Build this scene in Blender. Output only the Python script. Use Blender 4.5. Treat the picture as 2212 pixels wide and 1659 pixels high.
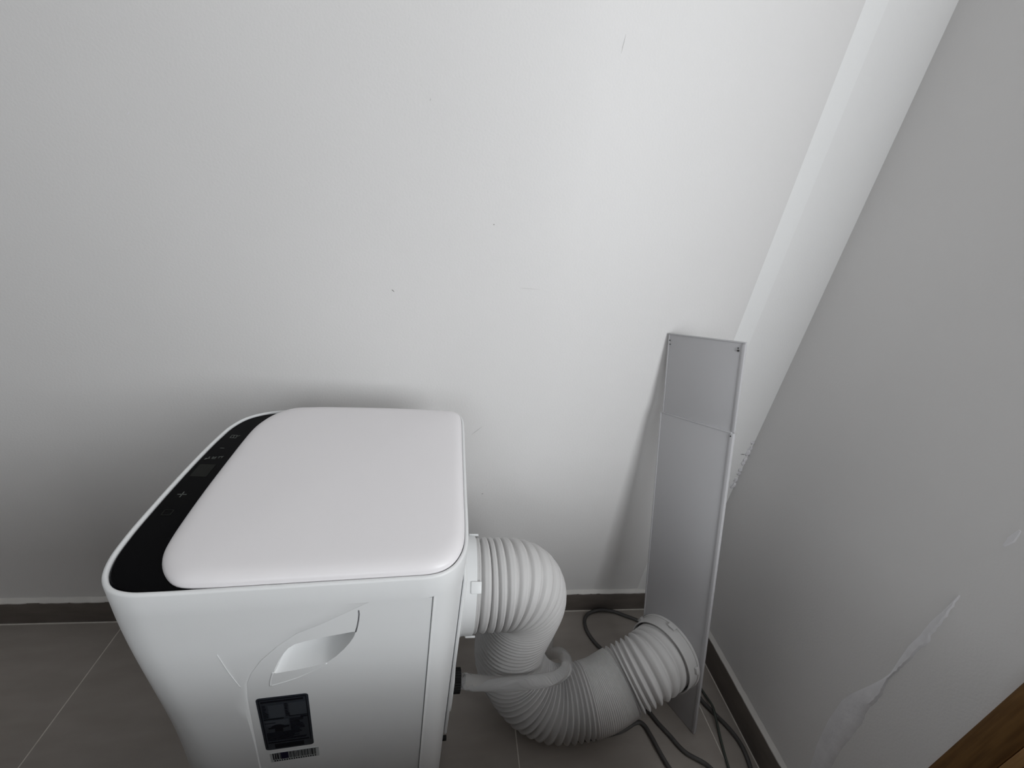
import bpy, bmesh, math, random
from mathutils import Vector, Matrix
random.seed(4)
for o in list(bpy.data.objects): bpy.data.objects.remove(o)
scene = bpy.context.scene
C = scene.collection

# ------------------------------------------------------------------ camera
cam = bpy.data.cameras.new('camera'); camo = bpy.data.objects.new('camera', cam); C.objects.link(camo)
cam.sensor_width = 36; cam.lens = 36 * 901.9137 / 2212; cam.clip_start = .02
ax = Vector((.98255048, -.12386428, .1387523)); ay = Vector((-.07048334, .44239811, .89404475)); az = -Vector((.17212396, .88822382, -.4259481))
m = Matrix((ax, ay, az)).transposed().to_4x4(); m.translation = (0, -.77417, 1.08)
camo.matrix_world = m
scene.camera = camo

# ------------------------------------------------------------------ world, daylight, exposure
w = bpy.data.worlds.new('sky'); scene.world = w; w.use_nodes = True
w.node_tree.nodes['Background'].inputs[0].default_value = (.86, .93, 1, 1)
w.node_tree.nodes['Background'].inputs[1].default_value = 1.0
XR = .7685                         # right wall
WX0, WX1, WZ0, WZ1 = .56, 1.52, .85, 1.90       # window opening
YW, YE, XE = -1.45, -.60, 1.62        # window wall, end of the right wall, far side of the window bay
L = bpy.data.lights.new('window_daylight', 'AREA'); Lo = bpy.data.objects.new('window_daylight', L); C.objects.link(Lo)
L.shape = 'RECTANGLE'; L.size = WX1 - WX0 - .06; L.size_y = WZ1 - WZ0 - .06; L.energy = 18.0; L.color = (.96, .985, 1)
Lo.location = ((WX0 + WX1) / 2, YW - .02, (WZ0 + WZ1) / 2); Lo.rotation_euler = (math.radians(90), 0, 0)
VX0, VX1, VZ0, VZ1 = -1.10, .20, 1.00, 2.20      # unseen second window, added behind the viewer for fill light
L2 = bpy.data.lights.new('added_fill_light', 'AREA'); L2o = bpy.data.objects.new('added_fill_light', L2); C.objects.link(L2o)  # fill lamp added to lift the dim walls
L2.shape = 'RECTANGLE'; L2.size = VX1 - VX0 - .06; L2.size_y = VZ1 - VZ0 - .06; L2.energy = 9.0; L2.color = (.96, .985, 1)
L2o.location = ((VX0 + VX1) / 2, -3.22, (VZ0 + VZ1) / 2); L2o.rotation_euler = (math.radians(90), 0, 0)
vs = scene.view_settings; vs.view_transform = 'Standard'; vs.look = 'None'; vs.gamma = 1; vs.use_curve_mapping = False
vs.exposure = 0.0

# ------------------------------------------------------------------ materials
def mat(name, col, rough=.5, spec=.5, noise=0, nscale=30, bump=0, bscale=200, metal=0, trans=0, alpha=1, ior=1.45, coat=0, col2=None, stretch=(1, 1, 1)):
    M = bpy.data.materials.new(name); M.use_nodes = True; nt = M.node_tree; b = nt.nodes['Principled BSDF']
    b.inputs['Base Color'].default_value = (*col, 1); b.inputs['Roughness'].default_value = rough
    b.inputs['Specular IOR Level'].default_value = spec; b.inputs['Metallic'].default_value = metal
    b.inputs['Transmission Weight'].default_value = trans; b.inputs['IOR'].default_value = ior; b.inputs['Alpha'].default_value = alpha
    b.inputs['Coat Weight'].default_value = coat
    tc = nt.nodes.new('ShaderNodeTexCoord'); mp = nt.nodes.new('ShaderNodeMapping'); mp.inputs['Scale'].default_value = stretch
    nt.links.new(tc.outputs['Object'], mp.inputs['Vector'])
    if noise or col2:
        n = nt.nodes.new('ShaderNodeTexNoise'); n.inputs['Scale'].default_value = nscale; n.inputs['Detail'].default_value = 6
        nt.links.new(mp.outputs[0], n.inputs['Vector'])
        mx = nt.nodes.new('ShaderNodeMix'); mx.data_type = 'RGBA'
        c2 = col2 if col2 else tuple(c * (1 - noise) for c in col)
        mx.inputs['A'].default_value = (*col, 1); mx.inputs['B'].default_value = (*c2, 1)
        cr = nt.nodes.new('ShaderNodeMapRange'); cr.inputs[1].default_value = .35; cr.inputs[2].default_value = .65
        nt.links.new(n.outputs[0], cr.inputs[0]); nt.links.new(cr.outputs[0], mx.inputs['Factor'])
        nt.links.new(mx.outputs['Result'], b.inputs['Base Color'])
    if bump:
        n = nt.nodes.new('ShaderNodeTexNoise'); n.inputs['Scale'].default_value = bscale; n.inputs['Detail'].default_value = 3
        nt.links.new(mp.outputs[0], n.inputs['Vector'])
        bp = nt.nodes.new('ShaderNodeBump'); bp.inputs['Strength'].default_value = bump; bp.inputs['Distance'].default_value = .002
        nt.links.new(n.outputs[0], bp.inputs['Height']); nt.links.new(bp.outputs[0], b.inputs['Normal'])
    return M
PAINT = mat('wall_paint', (.835, .822, .815), .6, .3, noise=.02, nscale=3, bump=.12, bscale=260)
BAND = mat('brightened_paint_band', (.93, .925, .92), .55, .35, noise=.02, nscale=3, bump=.12, bscale=260)  # whiter paint, lifted further to make up for light the corner lacks
BAND2 = mat('painted_light_streak', (.96, .96, .955), .55, .35, noise=.01, nscale=3, bump=.12, bscale=260)  # bright streak of light put into the colour at the band's edge
CEIL = mat('ceiling_paint', (.8, .8, .79), .8, .2, noise=.02)
PLASTER = mat('bare_plaster', (.88, .87, .89), .8, .2, noise=.08, nscale=25, bump=.5, bscale=60)
CAULK = mat('caulk', (.78, .76, .73), .7, .2, noise=.1, nscale=20, bump=.3, bscale=80)
TILE = mat('floor_tile', (.37, .335, .305), .45, .4, col2=(.33, .297, .268), nscale=9, bump=.05, bscale=120, stretch=(1, 3, 1))
SKIRT = mat('skirting_tile', (.15, .130, .115), .5, .4, col2=(.18, .157, .140), nscale=14, stretch=(1, 1, 3), bump=.05)
GROUT = mat('grout', (.74, .70, .65), .9, .1, noise=.15, nscale=60)
WOOD = mat('stained_wood', (.20, .105, .035), .4, .4, col2=(.11, .052, .016), nscale=16, stretch=(8, 8, .6), bump=.1, bscale=60)
WOODL = mat('stained_wood_light', (.42, .24, .10), .4, .4, col2=(.30, .16, .06), nscale=16, stretch=(8, 8, .6), bump=.1, bscale=60)
WHITE = mat('white_plastic', (.835, .843, .846), .32, .5, noise=.015, nscale=6, bump=.03, bscale=900)
LIDW = mat('white_gloss_lid', (.90, .875, .89), .28, .5, noise=.01, nscale=5, bump=.02, bscale=900)
GROOVE = mat('dark_gap', (.22, .22, .23), .8, .2, noise=.1)
BLACKG = mat('black_glass', (.0012, .0012, .0018), .10, .07, noise=.1)
ICON = mat('panel_icon', (.11, .12, .11), .6, .2, noise=.1)
ICOND = mat('panel_icon_faint', (.006, .007, .005), .5, .2, noise=.1)
LABEL = mat('rating_plate', (.030, .036, .046), .45, .4, noise=.15, nscale=60)
LABEL2 = mat('rating_plate_box', (.052, .060, .072), .45, .4, noise=.1)
INK = mat('black_ink', (.006, .006, .010), .6, .2, noise=.1)
INKB = mat('blue_ink', (.012, .010, .035), .6, .2, noise=.1)
STICK = mat('clear_sticker', (.50, .52, .52), .4, .4, noise=.05)
HOSE = mat('hose_plastic', (.64, .63, .625), .5, .4, noise=.04, nscale=12)
PANEL = mat('panel_plastic', (.56, .555, .57), .45, .4, noise=.02, nscale=5)
RUB = mat('black_rubber', (.006, .006, .006), .6, .3, noise=.2)
SCREW = mat('screw_metal', (.10, .10, .10), .4, .5, metal=.7, noise=.1)
CORD = mat('grey_cord', (.085, .082, .080), .5, .4, noise=.1)
CORDG = mat('dark_green_cable', (.070, .082, .070), .5, .4, noise=.1)
TUBE = mat('clear_vinyl', (.90, .90, .90), .12, .6, trans=.82, ior=1.12, noise=.02)
GLASS = mat('window_glass', (.97, .98, .98), 0, .5, trans=1, ior=1.02, noise=.01)
MARK = mat('wall_scuff', (.30, .29, .28), .8, .2, noise=.2)
MARKL = mat('wall_scuff_pale', (.62, .61, .60), .8, .2, noise=.1)

# ------------------------------------------------------------------ helpers
def mesh_obj(name, verts, faces, material, parent=None, smooth=False, auto=None):
    me = bpy.data.meshes.new(name); me.from_pydata([tuple(v) for v in verts], [], faces); me.validate(); me.update()
    bm = bmesh.new(); bm.from_mesh(me); bmesh.ops.recalc_face_normals(bm, faces=bm.faces)
    if auto is not None:
        for f in bm.faces: f.smooth = True
        for e in bm.edges:
            if len(e.link_faces) == 2 and e.calc_face_angle(0) > math.radians(auto): e.smooth = False
    elif smooth:
        for f in bm.faces: f.smooth = True
    bm.to_mesh(me); bm.free()
    me.materials.append(material)
    o = bpy.data.objects.new(name, me); C.objects.link(o); o.parent = parent
    return o
def bm_obj(name, bm, material, parent=None, auto=40):
    bmesh.ops.recalc_face_normals(bm, faces=bm.faces)
    for f in bm.faces: f.smooth = True
    for e in bm.edges:
        if len(e.link_faces) == 2 and e.calc_face_angle(0) > math.radians(auto): e.smooth = False
    me = bpy.data.meshes.new(name); bm.to_mesh(me); bm.free(); me.materials.append(material)
    o = bpy.data.objects.new(name, me); C.objects.link(o); o.parent = parent
    return o
def box(name, lo, hi, material, parent=None, bevel=0, seg=2):
    bm = bmesh.new(); bmesh.ops.create_cube(bm, size=1)
    for v in bm.verts: v.co = Vector([lo[i] + (hi[i] - lo[i]) * (v.co[i] + .5) for i in range(3)])
    if bevel: bmesh.ops.bevel(bm, geom=bm.edges[:], offset=bevel, segments=seg, affect='EDGES', profile=.5)
    return bm_obj(name, bm, material, parent)
def obox(name, o, u, v, n, material, parent=None, bevel=0):
    """box spanned by three edge vectors from a corner"""
    bm = bmesh.new(); bmesh.ops.create_cube(bm, size=1)
    o, u, v, n = map(Vector, (o, u, v, n))
    for q in bm.verts: c = q.co + Vector((.5, .5, .5)); q.co = o + u * c.x + v * c.y + n * c.z
    if bevel: bmesh.ops.bevel(bm, geom=bm.edges[:], offset=bevel, segments=2, affect='EDGES', profile=.5)
    return bm_obj(name, bm, material, parent)
def empty(name, loc, label, cat, group=None):
    o = bpy.data.objects.new(name, None); C.objects.link(o); o['label'] = label; o['category'] = cat
    o.empty_display_size = .05
    if group: o['group'] = group
    return o                      # left at the origin so that parts keep world coordinates
def tag(o, label, cat, group=None):
    o['label'] = label; o['category'] = cat
    if group: o['group'] = group
    return o
def struct(o, label=None, cat=None):
    o['kind'] = 'structure'
    if label: o['label'] = label
    if cat: o['category'] = cat
    return o
def spline(P, n=20):
    P = [Vector(p) for p in P]; Q = [P[0] * 2 - P[1]] + P + [P[-1] * 2 - P[-2]]; out = []
    for i in range(1, len(Q) - 2):
        p0, p1, p2, p3 = Q[i - 1:i + 3]
        for k in range(n):
            t = k / n
            out.append(.5 * ((2 * p1) + (p2 - p0) * t + (2 * p0 - 5 * p1 + 4 * p2 - p3) * t * t + (3 * p1 - p0 - 3 * p2 + p3) * t ** 3))
    out.append(P[-1]); return out
def frames(path, up=Vector((0, 0, 1))):
    T = []
    for i in range(len(path)):
        T.append((path[min(i + 1, len(path) - 1)] - path[max(i - 1, 0)]).normalized())
    N = (up - T[0] * up.dot(T[0])).normalized(); F = []
    for i, t in enumerate(T):
        N = (N - t * N.dot(t)).normalized(); F.append((t, N, t.cross(N)))
    return F
def tube(path, radii, segs=16, cap=True):
    F = frames(path); V = []; Fc = []
    for i, p in enumerate(path):
        r = radii[i] if isinstance(radii, (list, tuple)) else radii
        t, n, b = F[i]
        for k in range(segs):
            a = 2 * math.pi * k / segs; V.append(p + n * (r * math.cos(a)) + b * (r * math.sin(a)))
    for i in range(len(path) - 1):
        for k in range(segs):
            k2 = (k + 1) % segs; Fc.append((i * segs + k, i * segs + k2, (i + 1) * segs + k2, (i + 1) * segs + k))
    if cap:
        Fc.append(tuple(range(segs))[::-1]); Fc.append(tuple((len(path) - 1) * segs + k for k in range(segs)))
    return V, Fc
def loft(rings, cap0=False, cap1=False, closed=True):
    V = []; F = []; n = len(rings[0])
    for r in rings: V += [Vector(p) for p in r]
    for i in range(len(rings) - 1):
        for k in range(n if closed else n - 1):
            k2 = (k + 1) % n; F.append((i * n + k, i * n + k2, (i + 1) * n + k2, (i + 1) * n + k))
    if cap0: F.append(tuple(range(n))[::-1])
    if cap1: F.append(tuple((len(rings) - 1) * n + k for k in range(n)))
    return V, F

# ------------------------------------------------------------------ room shell
XL, YF, ZC = -2.3, -3.2, 2.5
T = .1
# back wall: flat, then a slight ridge at x = .612 after which the plaster turns back to the corner
prof = [(XL, 0), (.30, 0), (.50, .0003), (.585, .0010), (.604, .0010), (.612, .0002), (.622, -.0016), (.634, -.0028), (.648, -.0034), (.70, -.0036), (XR + .12, -.0036)]
ring0 = [(x, y, -.02) for x, y in prof] + [(XR + .12, T, -.02), (XL, T, -.02)]
ring1 = [(x, y, ZC + .02) for x, y, z in ring0]
wb = mesh_obj('wall_back', *loft([ring0, ring1], True, True), PAINT, auto=30)
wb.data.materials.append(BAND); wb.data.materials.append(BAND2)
for f in wb.data.polygons:                        # whiter paint band beside the corner, streak light painted along its left edge
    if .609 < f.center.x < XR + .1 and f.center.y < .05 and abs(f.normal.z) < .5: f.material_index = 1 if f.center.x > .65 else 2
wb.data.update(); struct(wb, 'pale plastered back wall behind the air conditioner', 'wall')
# right wall: four blocks around the window opening, joined into one mesh
def blocks(name, bl, material):
    V = []; F = []
    for lo, hi in bl:
        b = len(V)
        for i in range(8): V.append(((hi if i & 1 else lo)[0], (hi if i & 2 else lo)[1], (hi if i & 4 else lo)[2]))
        for f in ((0, 2, 3, 1), (4, 5, 7, 6), (0, 1, 5, 4), (2, 6, 7, 3), (0, 4, 6, 2), (1, 3, 7, 5)): F.append(tuple(b + i for i in f))
    return mesh_obj(name, V, F, material)
X1 = XR + .12
wr = blocks('wall_right', [((XR, YE, -.02), (X1, .013, ZC + .02))], PAINT)
struct(wr, 'grey-white right wall with a ragged plaster patch', 'wall')
wl = box('wall_left', (XL - T, YF, -.02), (XL, T, ZC + .02), PAINT); struct(wl, 'plain pale left wall of the room', 'wall')
wf = blocks('wall_front', [((XL - T, YF - T, -.02), (VX0, YF, ZC + .02)), ((VX1, YF - T, -.02), (.42, YF, ZC + .02)), ((VX0, YF - T, -.02), (VX1, YF, VZ0)), ((VX0, YF - T, VZ1), (VX1, YF, ZC + .02))], PAINT); struct(wf, 'plain pale wall behind the viewer', 'wall')
ww = blocks('wall_window', [((.42, YW - T, -.02), (WX0, YW, ZC + .02)), ((WX1, YW - T, -.02), (XE, YW, ZC + .02)), ((WX0, YW - T, -.02), (WX1, YW, WZ0)), ((WX0, YW - T, WZ1), (WX1, YW, ZC + .02)),
                            ((.42, YF - T, -.02), (.52, YW - T, ZC + .02))], PAINT); struct(ww, 'pale wall with the window opposite the back wall', 'wall')
wbay = box('wall_bay', (XE, YW - T, -.02), (XE + T, YE + .1, ZC + .02), PAINT); struct(wbay, 'pale side wall of the window bay', 'wall')
wbb = box('wall_bay_back', (X1, YE, -.02), (XE, YE + .1, ZC + .02), PAINT); struct(wbb, 'pale back wall of the window bay', 'wall')
ce = box('ceiling', (XL - T, YF - T, ZC), (XE + T, T, ZC + .1), CEIL); struct(ce, 'plain white ceiling of the room', 'ceiling')
# floor: grout bed with single tiles on it
fl = box('floor', (XL - T, YF - T, -.06), (XE + T, T, -.0003), GROUT); struct(fl, 'dark taupe tiled floor with thin pale grout', 'floor')
TW = .46445; gx0 = -.70794; G = .0012
tile_mesh = {}
def tile(x0, x1, y0, y1):
    key = (round(x1 - x0, 4), round(y1 - y0, 4))
    if key not in tile_mesh:
        o = box('tile', (0, 0, -.012), (x1 - x0, y1 - y0, 0), TILE, fl, bevel=.0003, seg=1); tile_mesh[key] = o.data
    else:
        o = bpy.data.objects.new('tile', tile_mesh[key]); C.objects.link(o); o.parent = fl
    o.location = (x0, y0, 0)
gx = [gx0 + TW * k for k in range(-4, 6)]
gx = [XL] + [x for x in gx if XL + .02 < x < XE - .02] + [XE]
gy = [-.435 - TW * k for k in range(0, 7)]
gy = [0] + [y for y in gy if y > YF + .02] + [YF]
for i in range(len(gx) - 1):
    for j in range(len(gy) - 1):
        tile(gx[i] + G, gx[i + 1] - G, gy[j + 1] + G, gy[j] - G)
# skirting with a pale caulked top edge
HB, TB = .0705, .010
bb = box('baseboard_back', (XL, -TB, 0), (XR, .0005, HB), SKIRT, bevel=.0008); struct(bb, 'dark brown tile skirting along the back wall', 'baseboard')
br_ = box('baseboard_right', (XR - TB, -.545, 0), (XR + .001, -TB - .0005, HB), SKIRT, bevel=.0008); struct(br_, 'dark brown tile skirting along the right wall', 'baseboard')
def caulk(name, parent, A, B, inw, h=.0035, wdt=.0105, seed=0):
    rnd = random.Random(seed); A = Vector(A); B = Vector(B); inw = Vector(inw); n = max(8, int((B - A).length / .012)); rings = []
    for i in range(n + 1):
        p = A.lerp(B, i / n); j = rnd.uniform(-.0007, .0007); k = rnd.uniform(-.0006, .0009)
        rings.append([p + inw * (wdt + j) + Vector((0, 0, -.002)), p + inw * (wdt + j) + Vector((0, 0, .0008)), p + inw * wdt * .45 + Vector((0, 0, h * .6 + k)),
                      p + Vector((0, 0, h * 1.6 + k)), p - inw * .001 + Vector((0, 0, -.002))])
    return mesh_obj(name, *loft(rings, True, True), CAULK, parent, auto=50)
caulk('caulk_edge', bb, (XL, 0, HB), (XR, 0, HB), (0, -1, 0), seed=1)
caulk('caulk_edge', br_, (XR, -.545, HB), (XR, -.010, HB), (-1, 0, 0), seed=2)
box('grout_line', (XL, -TB - .0032, -.001), (XR - TB, -TB + .001, .0007), GROUT, bb)
box('grout_line', (XR - TB - .0030, -.545, -.001), (XR - TB + .001, -TB, .0007), GROUT, br_)
# wooden casing round the end of the right wall, at the opening to the window bay
dn = bpy.data.objects.new('trim_1', None); C.objects.link(dn); struct(dn, 'brown wooden casing at the near end of the right wall', 'casing')
def casing(name, y0, y1, x0, x1, z0, z1, material, bev=.003): return box(name, (x0, y1, z0), (x1, y0, z1), material, dn, bevel=bev)
casing('casing_board', -.549, -.588, XR - .007, XR + .0005, 0, 2.1, WOOD)
casing('casing_moulding', -.5885, -.6005, XR - .011, XR + .0005, 0, 2.1, WOODL, .003)
casing('jamb', -.6005, -.622, XR - .011, X1 + .011, 0, 2.1, WOODL, .003)
# window frame with its pane
wn = bpy.data.objects.new('window_1', None); C.objects.link(wn); struct(wn, 'wood framed window lighting the corner', 'window')
for x0, x1, z0, z1 in ((WX0, WX0 + .05, WZ0, WZ1), (WX1 - .05, WX1, WZ0, WZ1), (WX0 + .051, WX1 - .051, WZ1 - .05, WZ1), (WX0 + .051, WX1 - .051, WZ0, WZ0 + .05)):
    box('sash', (x0, YW - .085, z0), (x1, YW - .05, z1), WOOD, wn, bevel=.003)
wn2 = bpy.data.objects.new('fill_window', None); C.objects.link(wn2); struct(wn2, 'wood framed window added behind the viewer for fill light', 'window')
for x0, x1, z0, z1 in ((VX0, VX0 + .05, VZ0, VZ1), (VX1 - .05, VX1, VZ0, VZ1), (VX0 + .051, VX1 - .051, VZ1 - .05, VZ1), (VX0 + .051, VX1 - .051, VZ0, VZ0 + .05)):
    box('sash', (x0, YF - .085, z0), (x1, YF - .05, z1), WOOD, wn2, bevel=.003)
box('pane', (VX0 + .045, YF - .070, VZ0 + .045), (VX1 - .045, YF - .066, VZ1 - .045), GLASS, wn2)
box('pane', (WX0 + .045, YW - .070, WZ0 + .045), (WX1 - .045, YW - .066, WZ1 - .045), GLASS, wn)
# irregular plaster patch running up the right wall
def wall_patch(name, parent, rows, th, material, seed):
    """rows: (z, y_far, y_near) on the right wall; a low ridge, thicker at its near edge"""
    rnd = random.Random(seed); rings = []
    for z, a, b in rows:
        b2 = b + rnd.uniform(-.0011, .0011); mid = a * .35 + b2 * .65
        rings.append([(XR + .001, a, z), (XR - th * .35, a * .8 + b2 * .2, z), (XR - th * .8 + rnd.uniform(-.0002, .0002), mid, z), (XR - th, a * .14 + b2 * .86, z), (XR + .0006, b2 - .0012, z)])
    return mesh_obj(name, *loft(rings, True, True), material, parent, auto=35)
FARL = [(.05, -.458), (.133, -.4500), (.1964, -.4332), (.2579, -.4237), (.3199, -.4201), (.3519, -.4270), (.3858, -.4361), (.4229, -.4461), (.4427, -.4492), (.4747, -.4459), (.5069, -.4434), (.538, -.4447), (.5709, -.4444), (.602, -.4475), (.635, -.4495)]
NEARL = [(.05, -.482), (.133, -.4770), (.1912, -.4732), (.2566, -.4667), (.3150, -.4655), (.3260, -.4645), (.3508, -.4579), (.3832, -.4600), (.4064, -.4580), (.4279, -.4518), (.45, -.4533), (.4607, -.4537), (.4953, -.4560), (.5184, -.4557), (.5414, -.4594), (.5500, -.4560), (.5958, -.4543), (.635, -.4505)]
def lin(Lst, z):
    for (z0, v0), (z1, v1) in zip(Lst, Lst[1:]):
        if z <= z1: return v0 + (v1 - v0) * (z - z0) / (z1 - z0)
    return Lst[-1][1]
rows = [(.05 + k * .0065, lin(FARL, .05 + k * .0065), lin(NEARL, .05 + k * .0065)) for k in range(91)]
wall_patch('plaster_patch', wr, rows, .0024, PLASTER, 3)
wall_patch('plaster_patch', wr, [(.735, -.449, -.452), (.748, -.447, -.457), (.757, -.449, -.456), (.765, -.451, -.453)], .0010, PLASTER, 5)
# chipped plaster crumbs where the two walls meet
rnd = random.Random(8)
for k in range(9):
    z = .47 + k * .016 + rnd.uniform(-.004, .004); r = rnd.uniform(.003, .007)
    bm = bmesh.new(); bmesh.ops.create_icosphere(bm, subdivisions=2, radius=r)
    for v in bm.verts: v.co = Vector((v.co.x * 1.1, v.co.y * .55, v.co.z * 1.6)) * rnd.uniform(.85, 1.15) + Vector((XR - .001 - rnd.uniform(0, .006), -.0040, z))
    bm_obj('plaster_crumb', bm, PLASTER, wb, auto=60)
# scuffs on the back wall: thin slivers standing a hair proud of the paint
def scuff(x, z, dx, dz, wd, material, y=-.0003):
    d = Vector((dx, 0, dz)); n = Vector((-dz, 0, dx)).normalized() * wd
    c = Vector((x, y, z)); P = [c - d, c - d * .3 + n, c + d, c + d * .2 - n]
    mesh_obj('scuff_mark', *loft([[p + Vector((0, .001, 0)) for p in P], P], True, True), material, wb)
scuff(.2403, 1.2961, .0006, .012, .0005, MARKL); scuff(.0748, 1.0141, .0006, .0012, .0009, MARK)
scuff(-.0936, .8788, .0028, -.0020, .0008, MARK); scuff(.0886, .5903, .012, .013, .0007, MARKL)
scuff(-.0431, 1.1796, .0004, .0025, .0005, MARKL); scuff(-.4665, 1.0956, .0012, .002, .001, PLASTER)
scuff(.155, .910, .022, .0006, .0004, MARKL); scuff(.120, .415, .0022, .0004, .0011, MARK); scuff(.752, .563, .007, .0006, .0012, MARK, -.0039)

# ------------------------------------------------------------------ portable air conditioner
ac = empty('air_conditioner', (0, 0, 0), 'white portable air conditioner with black control strip on its top', 'air conditioner')
SL = .0643                                     # slope of the two long sides in plan
def ynear(x): return -.4655 + SL * (x + .008)
def yfar(x): return -.1170 + SL * (x - .02)
raw = [(-.243, -.4806), (-.18, None), (-.10, None), (-.02, None), (.006, -.4642), (.0205, -.4598), (.0325, -.4508), (.0405, -.4385), (.0455, -.4250), (.0476, -.4080),
       (.0478, -.33), (.0478, -.24), (.0474, -.145), (.0455, -.1325), (.0415, -.1240), (.0335, -.1180), (.020, -.1165), (-.06, -.1185), (-.14, -.1240), (-.205, -.1310), (-.245, -.1400), (-.272, -.1505), (-.292, -.1680),
       (-.303, -.1930), (-.3075, -.225), (-.3100, -.270), (-.3108, -.320), (-.3104, -.370), (-.3090, -.410), (-.3050, -.441), (-.297, -.4610), (-.284, -.4745), (-.266, -.4805)]
raw = [(x, ynear(x) if y is None else y) for x, y in raw]
def closed_spline(P, n=5):
    out = []; N = len(P)
    for i in range(N):
        p0, p1, p2, p3 = [Vector(P[(i + k) % N]) for k in (-1, 0, 1, 2)]
        d = [max((b - a).length, 1e-6) ** .5 for a, b in ((p0, p1), (p1, p2), (p2, p3))]
        m1 = (p2 - p1) + ((p1 - p0) / d[0] - (p2 - p0) / (d[0] + d[1])) * d[1]
        m2 = (p2 - p1) + ((p3 - p2) / d[2] - (p3 - p1) / (d[1] + d[2])) * d[1]
        for k in range(n):
            t = k / n
            out.append((2 * t ** 3 - 3 * t * t + 1) * p1 + (t ** 3 - 2 * t * t + t) * m1 + (-2 * t ** 3 + 3 * t * t) * p2 + (t ** 3 - t * t) * m2)
    return out
def inset2(P, d):
    N = len(P); out = []
    for i in range(N):
        t = (P[(i + 1) % N] - P[i - 1]).normalized(); n = Vector((-t.y, t.x)); out.append(P[i] + n * d)
    return out
OUT = closed_spline(raw)
def lift(P, z): return [(p.x, p.y, z) for p in P]
def taper(x, z):
    """front of the machine leans in a little below the top"""
    k = max(0, min(1, (.665 - z) / .25)); k = k * k * (3 - 2 * k) * .016
    return x + k * max(0, min(1, (-.10 - x) / .15))
# upper collar: full outline, rounded lip, inner wall down to the glass
ZT = .7000; ZS = .6690
rings = [lift(inset2(OUT, .0030), ZS - .0002), lift(OUT, ZS), lift(OUT, ZT - .0028), lift(inset2(OUT, .0009), ZT - .0008), lift(inset2(OUT, .0026), ZT), lift(inset2(OUT, .0040), ZT - .0004),
         lift(inset2(OUT, .0048), ZT - .0020), lift(inset2(OUT, .0052), ZT - .012)]
mesh_obj('top_collar', *loft(rings), WHITE, ac, auto=50)
# black control glass
gl = mesh_obj('control_panel', *loft([lift(inset2(OUT, .0056), ZT - .008), lift(inset2(OUT, .0056), ZT - .0032), lift(inset2(OUT, .0066), ZT - .0022)], True, True), BLACKG, ac, auto=40)
gl['label'] = 'black gloss control strip'
# lid: outline = machine outline inset, cut by the curved front edge
front = [(-.2176, -.4730), (-.2310, -.4705), (-.2450, -.4595), (-.2560, -.4430), (-.2614, -.4206), (-.2649, -.3662), (-.2665, -.2980), (-.2663, -.2161), (-.2599, -.1830), (-.2489, -.1600), (-.2300, -.1420), (-.205, -.1365)]
body_in = inset2(OUT, .0049)
rear = [p for p in body_in if p.x > -.19]
rear = sorted([p for p in rear], key=lambda p: 0)    # order kept
i0 = min(range(len(body_in)), key=lambda i: (abs(body_in[i].x + .19) + (0 if body_in[i].y < -.3 else 9)))
rear = []
for k in range(len(body_in)):
    p = body_in[(i0 + k) % len(body_in)]
    if p.x < -.20 and k > 5: break
    rear.append(p)
fr = [Vector(p) for p in front][::-1]
fs = []
for i in range(len(fr) - 1):
    p0, p1, p2, p3 = fr[max(i - 1, 0)], fr[i], fr[i + 1], fr[min(i + 2, len(fr) - 1)]
    for k in range(5):
        t = k / 5
        fs.append(.5 * ((2 * p1) + (p2 - p0) * t + (2 * p0 - 5 * p1 + 4 * p2 - p3) * t * t + (3 * p1 - p0 - 3 * p2 + p3) * t ** 3))
fs.append(fr[-1])
LID = rear + fs
def resample(P, n):
    Q = P + [P[0]]; d = [0]
    for i in range(len(P)): d.append(d[-1] + (Q[i + 1] - Q[i]).length)
    out = []; j = 0
    for k in range(n):
        t = d[-1] * k / n
        while d[j + 1] < t: j += 1
        out.append(Q[j].lerp(Q[j + 1], (t - d[j]) / max(1e-9, d[j + 1] - d[j])))
    return out
LID = resample(LID, 240)
for _ in range(2): LID = [(LID[i - 1] + LID[i] * 2 + LID[(i + 1) % len(LID)]) / 4 for i in range(len(LID))]
cen = sum(LID, Vector((0, 0))) / len(LID)
def shrink(P, s): return [cen + (p - cen) * s for p in P]
lr = [lift(inset2(LID, .0006), ZT - .006), lift(LID, ZT + .0006), lift(inset2(LID, .0005), ZT + .0030), lift(inset2(LID, .0022), ZT + .0060), lift(shrink(inset2(LID, .0022), .979), ZT + .0085), lift(shrink(inset2(LID, .0022), .950), ZT + .0102), lift(shrink(inset2(LID, .0022), .912), ZT + .0110)]
base_ = shrink(inset2(LID, .0022), .912)
for s, z in ((.9, .0118), (.75, .0128), (.5, .0139), (.25, .0145), (.08, .0147)): lr.append(lift(shrink(base_, s), ZT + z))
lid = mesh_obj('lid', *loft(lr, True, True), LIDW, ac, smooth=True); lid['label'] = 'smooth white top lid'

# side seam geometry: x of the front shell's edge on the near side for a height z
cv = [(.669, -.055), (.655, -.078), (.640, -.103), (.6274, -.1285), (.608, -.150), (.5868, -.1677), (.567, -.1790), (.5484, -.1855), (.52, -.1880), (.45, -.1895), (.374, -.1905), (.20, -.192), (.035, -.193)]
def xcurve(z):
    for (z0, x0), (z1, x1) in zip(cv, cv[1:]):
        if z1 <= z <= z0: return x0 + (x1 - x0) * (z0 - z) / (z0 - z1)
    return cv[0][1] if z > cv[0][0] else cv[-1][1]
zs = []
for (z0, x0), (z1, x1) in zip(cv, cv[1:]):
    for k in range(3): zs.append(z0 + (z1 - z0) * k / 3)
zs.append(cv[-1][0]); zs = zs[::-1]
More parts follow.
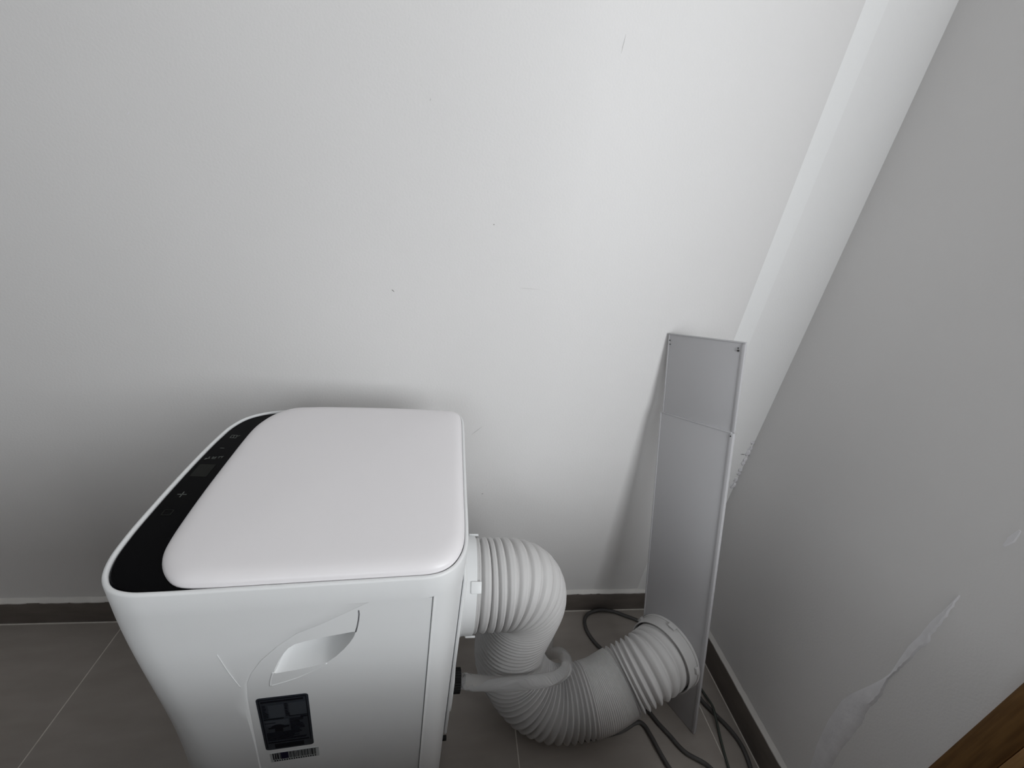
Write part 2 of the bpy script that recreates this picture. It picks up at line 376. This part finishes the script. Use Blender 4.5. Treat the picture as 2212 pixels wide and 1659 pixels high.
# front shell
iS = min(range(len(OUT)), key=lambda i: (OUT[i] - Vector((-.243, -.4806))).length)
idx_front = []
for k in range(len(OUT)):
    p = OUT[(iS - k) % len(OUT)]
    if p.x > -.075 and p.y > -.3: break
    idx_front.append((iS - k) % len(OUT))
rows3 = []
for z in zs:
    xc = xcurve(z); row = []
    row.append((xc + .0022, ynear(xc) + .0055, z)); row.append((xc + .0014, ynear(xc) + .0022, z)); row.append((xc + .0002, ynear(xc) + .0005, z)); row.append((xc - .0018, ynear(xc) - .00005, z))
    for k in range(1, 6):
        x = xc - .002 + (-.243 - xc + .002) * k / 6; row.append((taper(x, z), ynear(x), z))
    for i in idx_front: row.append((taper(OUT[i].x, z), OUT[i].y, z))
    row.append((row[-1][0], row[-1][1] - .006, z))
    rows3.append(row)
mesh_obj('front_shell', *loft(rows3, closed=False), WHITE, ac, auto=50)
# faint crease just in front of the shell's edge
cr = spline([(-.2045, ynear(-.2045) - .0003, .606), (-.198, ynear(-.198) - .0006, .575), (-.1905, ynear(-.1905) - .0002, .545)], 8)
mesh_obj('crease', *tube(cr, .00035, 8), WHITE, ac, smooth=True)
# rear shell wraps the back
rs = []
XS = .0098
iR0 = None
idx_rear = [i for i in range(len(OUT))]
start = min(idx_rear, key=lambda i: (OUT[i] - Vector((.006, -.4642))).length)
row2 = [(XS + .0002, ynear(XS) + .006), (XS + .0002, ynear(XS) + .0016), (XS + .0012, ynear(XS) + .0002)]
for k in range(1, len(OUT)):
    p = OUT[(start + k) % len(OUT)]
    if p.x < -.07 and p.y > -.3: break
    if p.x > XS + .002 or p.y > -.3: row2.append((p.x - (.0008 if p.x > .03 else .0003), p.y + (.0004 if p.y < -.3 else -.0004)))
mesh_obj('rear_shell', *loft([[(x, y, z) for x, y in row2] for z in (.035, .04, .2, .4, .55, .64, ZS + .0008)], closed=False), WHITE, ac, auto=50)
# near side panel, recessed a little, with a hole for the grip
DP = .0012
hole = [(-.0700, .6210), (-.0720, .6130), (-.0765, .6030), (-.0830, .5925), (-.0915, .5815), (-.1010, .5722), (-.1080, .5700), (-.1200, .5668), (-.1330, .5645), (-.1460, .5628), (-.1540, .5618), (-.1562, .5630),
        (-.1545, .5710), (-.1495, .5840), (-.1440, .5950), (-.1385, .6035), (-.1320, .6090), (-.1200, .6130), (-.1000, .6172), (-.0830, .6198), (-.0740, .6212)]
left = [(xcurve(z) + .0012, z) for z in zs]                 # bottom to top
outer = left + [(.0094, ZS - .0015), (.0094, .5), (.0094, .2), (.0094, .035)]
bm = bmesh.new()
def sidept(x, z, d): return Vector((x, ynear(x) + d, z))
def loop_edges(P, d):
    vs_ = [bm.verts.new(sidept(x, z, d)) for x, z in P]
    return vs_, [bm.edges.new((vs_[i], vs_[(i + 1) % len(vs_)])) for i in range(len(vs_))]
vo, eo = loop_edges(outer, DP); vh, eh = loop_edges(hole, DP)
bmesh.ops.triangle_fill(bm, edges=eo + eh, use_beauty=True)
bad = [f for f in bm.faces if all(v in vh for v in f.verts)]
bmesh.ops.delete(bm, geom=bad, context='FACES_ONLY')
# turned-in edge
vo2 = [bm.verts.new(sidept(x, z, DP + .004)) for x, z in outer]
for i in range(len(vo)):
    j = (i + 1) % len(vo); bm.faces.new((vo[i], vo[j], vo2[j], vo2[i]))
bm_obj('side_panel', bm, WHITE, ac, auto=30)
# dark gap line behind the seams
box('seam', (.0088, ynear(.0098) + .0019, .036), (.0108, ynear(.0098) + .004, ZS - .001), GROOVE, ac)
obox('seam', (-.055, ynear(-.055) + .0018, ZS - .0022), (.0635, .0635 * SL, 0), (0, .003, 0), (0, 0, .0012), GROOVE, ac)
# grip recess: bevelled mouth, sloping floor, deep pocket above
hc = Vector((-.112, .590))
def hring(s, d, up=0, side=0):
    return [sidept(hc.x + (x - hc.x) * s + side, hc.y + (z - hc.y) * s + up, d) for x, z in hole]
hr = [hring(1, DP), hring(.985, DP + .0010), hring(.965, DP + .0030), hring(.90, DP + .018, .002), hring(.85, DP + .027, .004), hring(.80, DP + .0285, .0045), hring(.3, DP + .029, .005)]
rec = mesh_obj('grip_recess', *loft(hr, False, True), WHITE, ac, auto=48); rec['label'] = 'crescent shaped grip recess'
# lower scooped lip of the recess and the fine line going up from it
arc = [(-.0700, .6210), (-.0682, .6300), (-.0668, .6400), (-.0660, .6500), (-.0664, .6560)]
mesh_obj('grip_line', *tube([sidept(x, z, DP + .0003) for x, z in arc], .0009, 8), GROOVE, ac, smooth=True)
lip = [(-.1612, .5428), (-.152, .5455), (-.140, .5495), (-.128, .5550), (-.113, .5640), (-.1015, .5735)]
mesh_obj('grip_lip', *tube([sidept(x, z - .003, DP + .0004) for x, z in spline([(a, b, 0) for a, b in lip], 6) and [(p.x, p.y) for p in spline([(a, b, 0) for a, b in lip], 6)]], .0011, 8), WHITE, ac, smooth=True)
lip2 = [(-.1622, .5400), (-.1612, .5480), (-.1595, .5560), (-.1570, .5640)]
mesh_obj('grip_lip', *tube([sidept(p.x, p.y, DP + .0004) for p in spline([(a, b, 0) for a, b in lip2], 6)], .0011, 8), WHITE, ac, smooth=True)
# far side panel closes the body
obox('side_panel', (-.078, yfar(-.078) + .001, .035), (.09, .09 * SL, 0), (0, -.004, 0), (0, 0, ZS - .0365), WHITE, ac)
# base plate and castors
mesh_obj('base_plate', *loft([lift([Vector((taper(p.x, .03), p.y)) for p in inset2(OUT, .006)], z) for z in (.030, .040)], True, True), GROOVE, ac)
for x, y in ((-.26, -.43), (-.26, -.18), (.0, -.42), (.0, -.165)):
    bm = bmesh.new(); bmesh.ops.create_cone(bm, cap_ends=True, segments=20, radius1=.0155, radius2=.0155, depth=.018, matrix=Matrix.Translation((x, y, .0155)) @ Matrix.Rotation(math.pi / 2, 4, 'X'))
    bmesh.ops.bevel(bm, geom=[e for e in bm.edges if e.calc_face_angle(0) > 1], offset=.003, segments=2, affect='EDGES')
    bm_obj('castor', bm, RUB, ac)
# rear: raised vent plate, exhaust collar with clips, drain bracket, lower plug
box('rear_plate', (.0460, -.425, .30), (.0505, -.150, .645), WHITE, ac, bevel=.002)
HY, HZ = -.293, .475
def disc_ring(cx, R0, depth, material, name, parent, segs=64, c=None, axis=None, th=.003):
    """open round sleeve along an axis"""
    c = Vector(c); axis = Vector(axis).normalized(); up = Vector((0, 0, 1)); u = (up - axis * up.dot(axis)).normalized(); v_ = axis.cross(u)
    rr = [(R0 - th, 0), (R0, 0), (R0, depth - .0008), (R0 - .0008, depth), (R0 - th + .0006, depth), (R0 - th, depth - .001)]
    R_ = []
    for r, d in rr: R_.append([c + axis * d + u * (r * math.cos(2 * math.pi * k / segs)) + v_ * (r * math.sin(2 * math.pi * k / segs)) for k in range(segs)])
    R_.append(R_[0])
    return mesh_obj(name, *loft(R_), material, parent, auto=40)
disc_ring(0, .0755, .0285, WHITE, 'exhaust_collar', ac, c=(.0505, HY, HZ), axis=(1, 0, 0))
disc_ring(0, .0775, .010, WHITE, 'exhaust_collar_rim', ac, c=(.0505, HY, HZ), axis=(1, 0, 0), th=.002)
def collar_clip(ang, R0, c, axis, name, parent, wd=.017, ln=.016, off=.02, material=WHITE, th=.0035):
    c = Vector(c); axis = Vector(axis).normalized(); up = Vector((0, 0, 1)); u = (up - axis * up.dot(axis)).normalized(); v_ = axis.cross(u)
    r = u * math.cos(ang) + v_ * math.sin(ang); t = axis.cross(r)
    o = c + r * (R0 - .001) + axis * off - t * wd / 2
    return obox(name, o, t * wd, r * th, axis * ln, material, parent, bevel=.0012)
for a in (.75, 2.3, 3.9, 5.5): collar_clip(a, .0755, (.049, HY, HZ), (1, 0, 0), 'clip', ac)
bk = [(-.330, .395), (-.340, .425), (-.360, .440), (-.392, .432), (-.408, .405), (-.410, .340), (-.406, .325), (-.350, .322), (-.335, .335)]
mesh_obj('drain_bracket', *loft([[(x, y, z) for y, z in bk] for x in (.0440, .0535, .0545)], True, True), WHITE, ac, auto=40)
dp = [(.0478 - .006, -.405, .245), (.053, -.405, .245), (.0535, -.405, .245)]
mesh_obj('drain_plug', *tube([Vector(p) for p in dp], [.004, .004, .003], 14), RUB, ac, auto=40)
# icons on the glass (reading direction runs across the strip)
ZI = ZT - .0021
def bar(x, y, lx, ly, material=ICON, name='icon', rot=0):
    c, s = math.cos(rot), math.sin(rot); P = [(x + a * c - b * s, y + a * s + b * c) for a, b in ((-lx, -ly), (lx, -ly), (lx, ly), (-lx, ly))]
    return [(p[0], p[1]) for p in P]
def icon(polys, material=ICON, name='icon'):
    V = []; F = []
    for P in polys:
        n = len(P); b = len(V); V += [(x, y, ZI) for x, y in P] + [(x, y, ZI + .0002) for x, y in P]
        F.append(tuple(b + i for i in range(n))[::-1]); F.append(tuple(b + n + i for i in range(n)))
        for i in range(n): F.append((b + i, b + (i + 1) % n, b + n + (i + 1) % n, b + n + i))
    return mesh_obj(name, V, F, material, gl)
icon([bar(-.2899, -.3441, .0048, .0006), bar(-.2899, -.3441, .0006, .0048)])
icon([bar(-.2890, -.2493, .0026, .0005)])
icon([bar(-.2962, -.2733, .003, .0005), bar(-.2950, -.2715, .0005, .002), bar(-.2975, -.2750, .0016, .0005, rot=.6)])
icon([bar(-.2890, -.2707, .0028, .0005, rot=.5), bar(-.2890, -.2707, .0028, .0005, rot=-.5), bar(-.2890, -.2735, .0022, .0005)])
icon([bar(-.2817, -.2682, .0030, .0006, rot=.2), bar(-.2800, -.2695, .0005, .002), bar(-.2835, -.2700, .0005, .0022)])
icon([bar(-.2905, -.2201, .0005, .0034), bar(-.2868, -.2201, .0005, .0034), bar(-.2832, -.2201, .0005, .0034), bar(-.2868, -.2235, .0040, .0005), bar(-.2868, -.2167, .0040, .0005), bar(-.2812, -.2180, .002, .0005, rot=.7)])
icon([bar(-.2893, -.2985, .0095, .0125)], ICOND, 'display')
icon([bar(-.2890, -.3780, .0045, .0005), bar(-.2890, -.3700, .0045, .0005), bar(-.2935, -.3740, .0005, .004), bar(-.2845, -.3740, .0005, .004)], ICOND)
# rating plate and barcode sticker on the near side
def side_poly(name, rects, d0, d1, material, parent):
    V = []; F = []
    for P in rects:
        n = len(P); b = len(V); V += [sidept(x, z, d0) for x, z in P] + [sidept(x, z, d1) for x, z in P]
        F.append(tuple(b + i for i in range(n))[::-1]); F.append(tuple(b + n + i for i in range(n)))
        for i in range(n): F.append((b + i, b + (i + 1) % n, b + n + (i + 1) % n, b + n + i))
    return mesh_obj(name, V, F, material, parent)
LX0, LX1, LZ0, LZ1 = -.1795, -.1245, .4060, .5180
def q(u0, v0, u1, v1):
    X = lambda u: LX0 + (LX1 - LX0) * u
    Z = lambda v_: LZ1 - (LZ1 - LZ0) * v_
    return [(X(u0), Z(v1)), (X(u1), Z(v1)), (X(u1), Z(v0)), (X(u0), Z(v0))]
rc = .004; pl = []
for cx, cz, a0 in ((LX1 - rc, LZ1 - rc, 0), (LX0 + rc, LZ1 - rc, 90), (LX0 + rc, LZ0 + rc, 180), (LX1 - rc, LZ0 + rc, 270)):
    for k in range(5): a = math.radians(a0 + k * 22.5); pl.append((cx + rc * math.cos(a), cz + rc * math.sin(a)))
lab = side_poly('rating_label', [pl], DP + .0002, DP - .0004, LABEL, ac); lab['label'] = 'dark navy rating plate'
side_poly('label_box', [q(.20, .14, .50, .37), q(.60, .13, .94, .36), q(.10, .42, .55, .52)], DP, DP - .0006, LABEL2, lab)
pr = [q(.04, .03, .055, .95), q(.945, .03, .96, .88), q(.04, .025, .96, .035), q(.08, .06, .90, .085), q(.08, .385, .47, .40), q(.58, .36, .94, .372), q(.80, .39, .94, .41)]
for k in range(9): pr.append(q(.09, .13 + k * .027, .09 + random.uniform(.05, .10), .14 + k * .027))
for k in range(8): pr.append(q(.52, .13 + k * .03, .52 + random.uniform(.05, .08), .142 + k * .03))
for k in range(9): pr.append(q(.58, .42 + k * .026, .58 + random.uniform(.16, .30), .431 + k * .026))
for k in range(8): pr.append(q(.08, .655 + k * .021, .08 + random.uniform(.5, .82), .664 + k * .021))
pr += [q(.08, .84, .92, .86), q(.20, .89, .80, .97), q(.08, .46, .30, .47)]
emb = []
for k in range(13): a = math.pi * k / 12; emb.append((LX0 + (LX1 - LX0) * (.33 + .15 * math.cos(a)), LZ1 - (LZ1 - LZ0) * (.575 - .075 * math.sin(a))))
pr += [emb, q(.26, .57, .42, .64), q(.14, .555, .22, .575), q(.44, .54, .55, .565)]
side_poly('label_print', pr, DP - .0003, DP - .0008, INK, lab)
BX0, BX1, BZ0, BZ1 = -.1765, -.1195, .3760, .3975
bst = side_poly('barcode_sticker', [[(BX0, BZ0), (BX1, BZ0), (BX1, BZ1), (BX0, BZ1)]], DP + .0002, DP - .0003, STICK, ac); bst['label'] = 'narrow barcode sticker'
bars = []; x = BX0 + .003; rb = random.Random(11)
while x < BX1 - .004:
    wd_ = rb.choice((.0004, .0006, .0009, .0013)); bars.append([(x, BZ0 + .006), (x + wd_, BZ0 + .006), (x + wd_, BZ1 - .001), (x, BZ1 - .001)]); x += wd_ + rb.choice((.0005, .0008, .0011))
for k in range(18): xx = BX0 + .004 + k * .0028; bars.append([(xx, BZ0 + .0015), (xx + .0014, BZ0 + .0015), (xx + .0014, BZ0 + .0040), (xx, BZ0 + .0040)])
side_poly('barcode_bars', bars, DP - .0001, DP - .0006, INK, bst)
side_poly('barcode_block', [[(-.1640, BZ0 + .006), (-.1555, BZ0 + .006), (-.1555, BZ1 - .001), (-.1640, BZ1 - .001)]], DP - .0001, DP - .0007, INKB, bst)

# ------------------------------------------------------------------ window vent panel leaning in the corner
vp_ = empty('vent_panel', (0, 0, 0), 'tall grey-white plastic window vent panel leaning in the corner', 'panel')
CAM = Vector((0, -.77417, 1.08)); K = .996
def kk(p): return CAM + (Vector(p) - CAM) * K
TL, TR, BL = kk((.458, -.002, .849)), kk((.526, -.137, .886)), kk((.56, -.168, -.037))
U = (TR - TL).normalized(); Vd = (BL - TL); Vd = (Vd - U * Vd.dot(U)).normalized(); NN = U.cross(Vd).normalized()
if NN.x > 0: NN = -NN                            # NN: towards the hose
PW = .154
def P3(u, v_, d): return TL + U * u + Vd * v_ + NN * d
def zfloor(u, d):                                # v at which the panel reaches the floor
    return -(TL + U * u + NN * d).z / Vd.z
def pslab(name, u0, u1, v0, d0, d1, v1=None, material=PANEL, parent=vp_, bev=.0012):
    bm = bmesh.new(); vs_ = []
    for d in (d0, d1):
        for u, top in ((u0, True), (u1, True), (u1, False), (u0, False)):
            v_ = v0 if top else (v1 if v1 is not None else min(zfloor(u, d) - .0005, zfloor(PW, d) + .03))
            vs_.append(bm.verts.new(P3(u, v_, d)))
    for f in ((0, 1, 2, 3), (7, 6, 5, 4), (0, 4, 5, 1), (1, 5, 6, 2), (2, 6, 7, 3), (3, 7, 4, 0)): bm.faces.new([vs_[i] for i in f])
    if bev: bmesh.ops.bevel(bm, geom=bm.edges[:], offset=bev, segments=2, affect='EDGES', profile=.5)
    return bm_obj(name, bm, material, parent)
low = pslab('lower_panel', 0, PW, .1690, -.0065, 0)
low['label'] = 'front section with the hose port'
upp = pslab('upper_slider', .0030, PW - .0040, 0, -.0065, -.0025, .24); upp['label'] = 'sliding extension section'
pslab('side_rail', PW - .0060, PW + .0035, .1690, -.0095, .0014, bev=.0036)
pslab('side_rail', -.0030, .0005, .1690, -.0075, .0008, bev=.0008)
pslab('slider_edge', PW - .0058, PW + .0030, 0, -.0095, -.0014, .1688, bev=.0030)
pslab('slider_edge', .0000, .0032, .0, -.0075, -.0018, .1688, bev=.0008)
pslab('top_edge', .0, PW + .002, -.0020, -.0085, -.0016, .0004, bev=.0006)
pslab('section_lip', .0008, PW - .0008, .1675, -.0040, .0010, .1700, bev=.0006)
def screw(u, v_, r=.0022, d=-.002):
    c = P3(u, v_, d); mesh_obj('screw', *tube([c, c + NN * .0012, c + NN * .0014], [r, r, r * .7], 12), SCREW, vp_, auto=40)
screw(PW - .0085, .0140, .0020); screw(PW - .0090, .0095, .0012); screw(.0045, .012, .0012); screw(PW - .0010, .1745, .0013, .0012); screw(.006, .020, .001)
# ------------------------------------------------------------------ exhaust hose
MC = P3(.072, .742, 0)                             # centre of the round port on the panel
ho = empty('exhaust_hose', (0, 0, 0), 'wide corrugated off-white exhaust hose looping down to the floor', 'hose')
port = disc_ring(0, .0790, .034, HOSE, 'port_ring', vp_, c=MC + NN * .0002, axis=NN, th=.003); port['label'] = 'round hose port'
for a in (.10, 1.35, 2.55, 3.8, 5.2): collar_clip(a, .0785, MC, NN, 'port_clip', vp_, wd=.015, ln=.009, off=.008, material=HOSE, th=.0075)
sl = disc_ring(0, .0815, .006, HOSE, 'port_flange', vp_, c=MC + NN * .0004, axis=NN, th=.0035)
HR = .0725
ctrl = [(.082, HY, HZ), (.100, HY, HZ), (.140, -.2915, .4735), (.165, -.288, .460), (.179, -.281, .428), (.181, -.270, .375), (.180, -.257, .310), (.181, -.246, .250), (.186, -.243, .195), (.203, -.250, .148),
        (.238, -.269, .108), (.285, -.283, .087), (.335, -.285, .0845), (.395, -.280, .095), (.455, -.262, .112)]
ctrl += [tuple(MC + NN * .070), tuple(MC + NN * .010)]
PITCH = [(0, .0130), (1, .0125), (2, .0105), (3, .0088), (4, .0090), (5, .0120), (6, .0165), (7.8, .0165), (8.6, .0145), (9.5, .0132), (12.1, .0130), (12.5, .0090), (12.65, .0034), (13.85, .0034), (14.0, .0125), (15, .0140), (16, .0170)]
AMP = [(0, .0046), (2, .0042), (3, .0046), (5, .0058), (6, .0072), (8, .0072), (8.8, .0066), (9.5, .0062), (12.1, .0064), (12.5, .0040), (12.65, .0009), (13.85, .0009), (14.0, .0052), (15, .0046), (16, .0020)]
SHARP = [(0, 0), (3, 0), (5, .7), (8, .9), (9.5, 1), (13, 1), (14, .8), (15, .5), (16, 0)]
NS = 60
pp = spline(ctrl, NS); M_ = len(pp)
def interp(Lst, i):
    f = i / NS
    for (f0, v0), (f1, v1) in zip(Lst, Lst[1:]):
        if f <= f1: return v0 + (v1 - v0) * (f - f0) / (f1 - f0)
    return Lst[-1][1]
# walk along the path in steps of a sixth of the local pitch
S_ = [0]
for i in range(1, M_): S_.append(S_[-1] + (pp[i] - pp[i - 1]).length)
def at_s(s):
    lo, hi = 0, M_ - 1
    while hi - lo > 1:
        mid = (lo + hi) // 2
        if S_[mid] <= s: lo = mid
        else: hi = mid
    t = (s - S_[lo]) / max(1e-9, S_[hi] - S_[lo]); return pp[lo].lerp(pp[hi], t), lo + t
path = []; rad = []; s = 0; ph = 0; STEP = 10
while s < S_[-1]:
    p, i = at_s(s); path.append(p); a = interp(AMP, i); k = interp(SHARP, i)
    x = (ph % STEP) / STEP
    soft = 1 - 2 * math.exp(-((x - .5) / .15) ** 2) - .35 * (x - .5) * (abs(x - .5) < .45)   # broad rounded rib, narrow groove
    zig = 1 - 4 * abs(x - .5) if False else (4 * abs(x - .5) - 1)                              # pleat
    rad.append(HR - a + a * (soft * (1 - k) + zig * k)); s += interp(PITCH, i) / STEP; ph += 1
hose_m = mesh_obj('hose_tube', *tube(path, rad, 56, cap=True), HOSE, ho, smooth=True)
disc_ring(0, .0725, .004, HOSE, 'hose_cuff', ho, c=(.0795, HY, HZ), axis=(1, 0, 0), th=.004)
# ------------------------------------------------------------------ drain tube
dr = empty('drain_tube', (0, 0, 0), 'clear plastic drain tube with black nut at the machine back', 'tube')
c0 = Vector((.0550, -.379, .358))
nut = []; nr = 30
V = []; F = []
prof_n = [(0, .0150), (.0002, .0168), (.0120, .0168), (.0128, .0150), (.0128, .0100)]
R_ = []
for d, r in prof_n: R_.append([c0 + Vector((d, (r + (.0009 if k % 2 else 0) * (r > .016)) * math.cos(2 * math.pi * k / 60), (r + (.0009 if k % 2 else 0) * (r > .016)) * math.sin(2 * math.pi * k / 60))) for k in range(60)])
o = mesh_obj('nut', *loft(R_, True, True), RUB, dr, auto=35); o['label'] = 'black ribbed nut'
tp = [(.0690, -.379, .358), (.085, -.376, .345), (.110, -.366, .322), (.1550, -.3480, .282), (.205, -.337, .264), (.2400, -.3300, .2555), (.2670, -.3200, .2470), (.2890, -.3000, .2340), (.3010, -.2700, .2120), (.3060, -.2380, .1780), (.3100, -.2080, .1350), (.3150, -.1780, .0800), (.3200, -.150, .035), (.328, -.125, .0125), (.340, -.09, .0125)]
tpath = spline(tp, 8); R0 = .0112
mesh_obj('tube_wall', *tube(tpath, [R0 * (1.05 - .12 * min(1, abs(i - 3) / 3) * (1 if i < 6 else 0)) for i in range(len(tpath))], 24, cap=True), TUBE, dr, auto=50)
# ------------------------------------------------------------------ cords on the floor
cz = .0052
hi = cz + .0098
cp = [(.330, -.318, cz - .0005), (.350, -.320, cz - .0005), (.39, -.320, cz), (.4605, -.3116, cz), (.505, -.297, cz), (.522, -.303, cz), (.530, -.325, cz), (.536, -.352, cz), (.5453, -.3826, cz), (.565, -.420, cz), (.60, -.452, cz), (.640, -.445, cz), (.648, -.415, cz),
      (.6369, -.3866, cz), (.5963, -.3592, cz), (.5740, -.325, cz), (.5574, -.2992, cz), (.5430, -.270, cz), (.525, -.23, cz), (.505, -.175, cz), (.4860, -.138, cz), (.4638, -.1083, cz), (.4510, -.075, cz), (.4530, -.045, cz), (.4700, -.026, cz + .002), (.5050, -.0175, .010), (.545, -.022, .009), (.5800, -.034, cz), (.625, -.058, cz),
      (.668, -.105, cz), (.684, -.17, cz), (.688, -.225, cz), (.6950, -.263, cz), (.7120, -.292, cz), (.7310, -.325, cz), (.7400, -.360, cz), (.7330, -.400, cz), (.715, -.44, cz), (.69, -.50, cz), (.70, -.56, cz)]
pc = mesh_obj('power_cord', *tube(spline(cp, 10), .0047, 12), CORD, smooth=True)
tag(pc, 'thick dark grey power cord coiled on the floor under the hose', 'cord')
ct = [(.640, -.130, .0032), (.670, -.172, .0045), (.685, -.195, .0135), (.7034, -.2211, .0060), (.7100, -.250, .0060), (.7096, -.2789, .0138), (.7050, -.303, .0110), (.6985, -.3352, .0032), (.690, -.365, .0032), (.6836, -.3931, .0032), (.675, -.44, .0032), (.665, -.49, .0032)]
tc_ = mesh_obj('thin_cable', *tube(spline(ct, 10), .0029, 10), CORDG, smooth=True)
tag(tc_, 'thin grey-green cable crossing the cord near the right skirting', 'cable')

# ------------------------------------------------------------------ added blocker, unseen behind the viewer, shades the low part of the corner
shade_bed = empty('shade_bed', (0, 0, 0), 'unseen low block added behind the viewer to shade the lower scene', 'shade_bed')
box('shade_bed_base', (-1.25, -1.36, .12), (.745, -.71, .34), WOOD, shade_bed, bevel=.006)
box('shade_bed_top', (-1.24, -1.37, .341), (.755, -.695, .655), mat('shade_bed_cloth', (.11, .11, .12), .9, .1, noise=.1, bump=.3, bscale=90), shade_bed, bevel=.05, seg=4)
for x in (-1.18, .62):
    for y in (-1.30, -.78): box('shade_bed_leg', (x - .03, y - .03, 0), (x + .03, y + .03, .121), WOOD, shade_bed, bevel=.004)
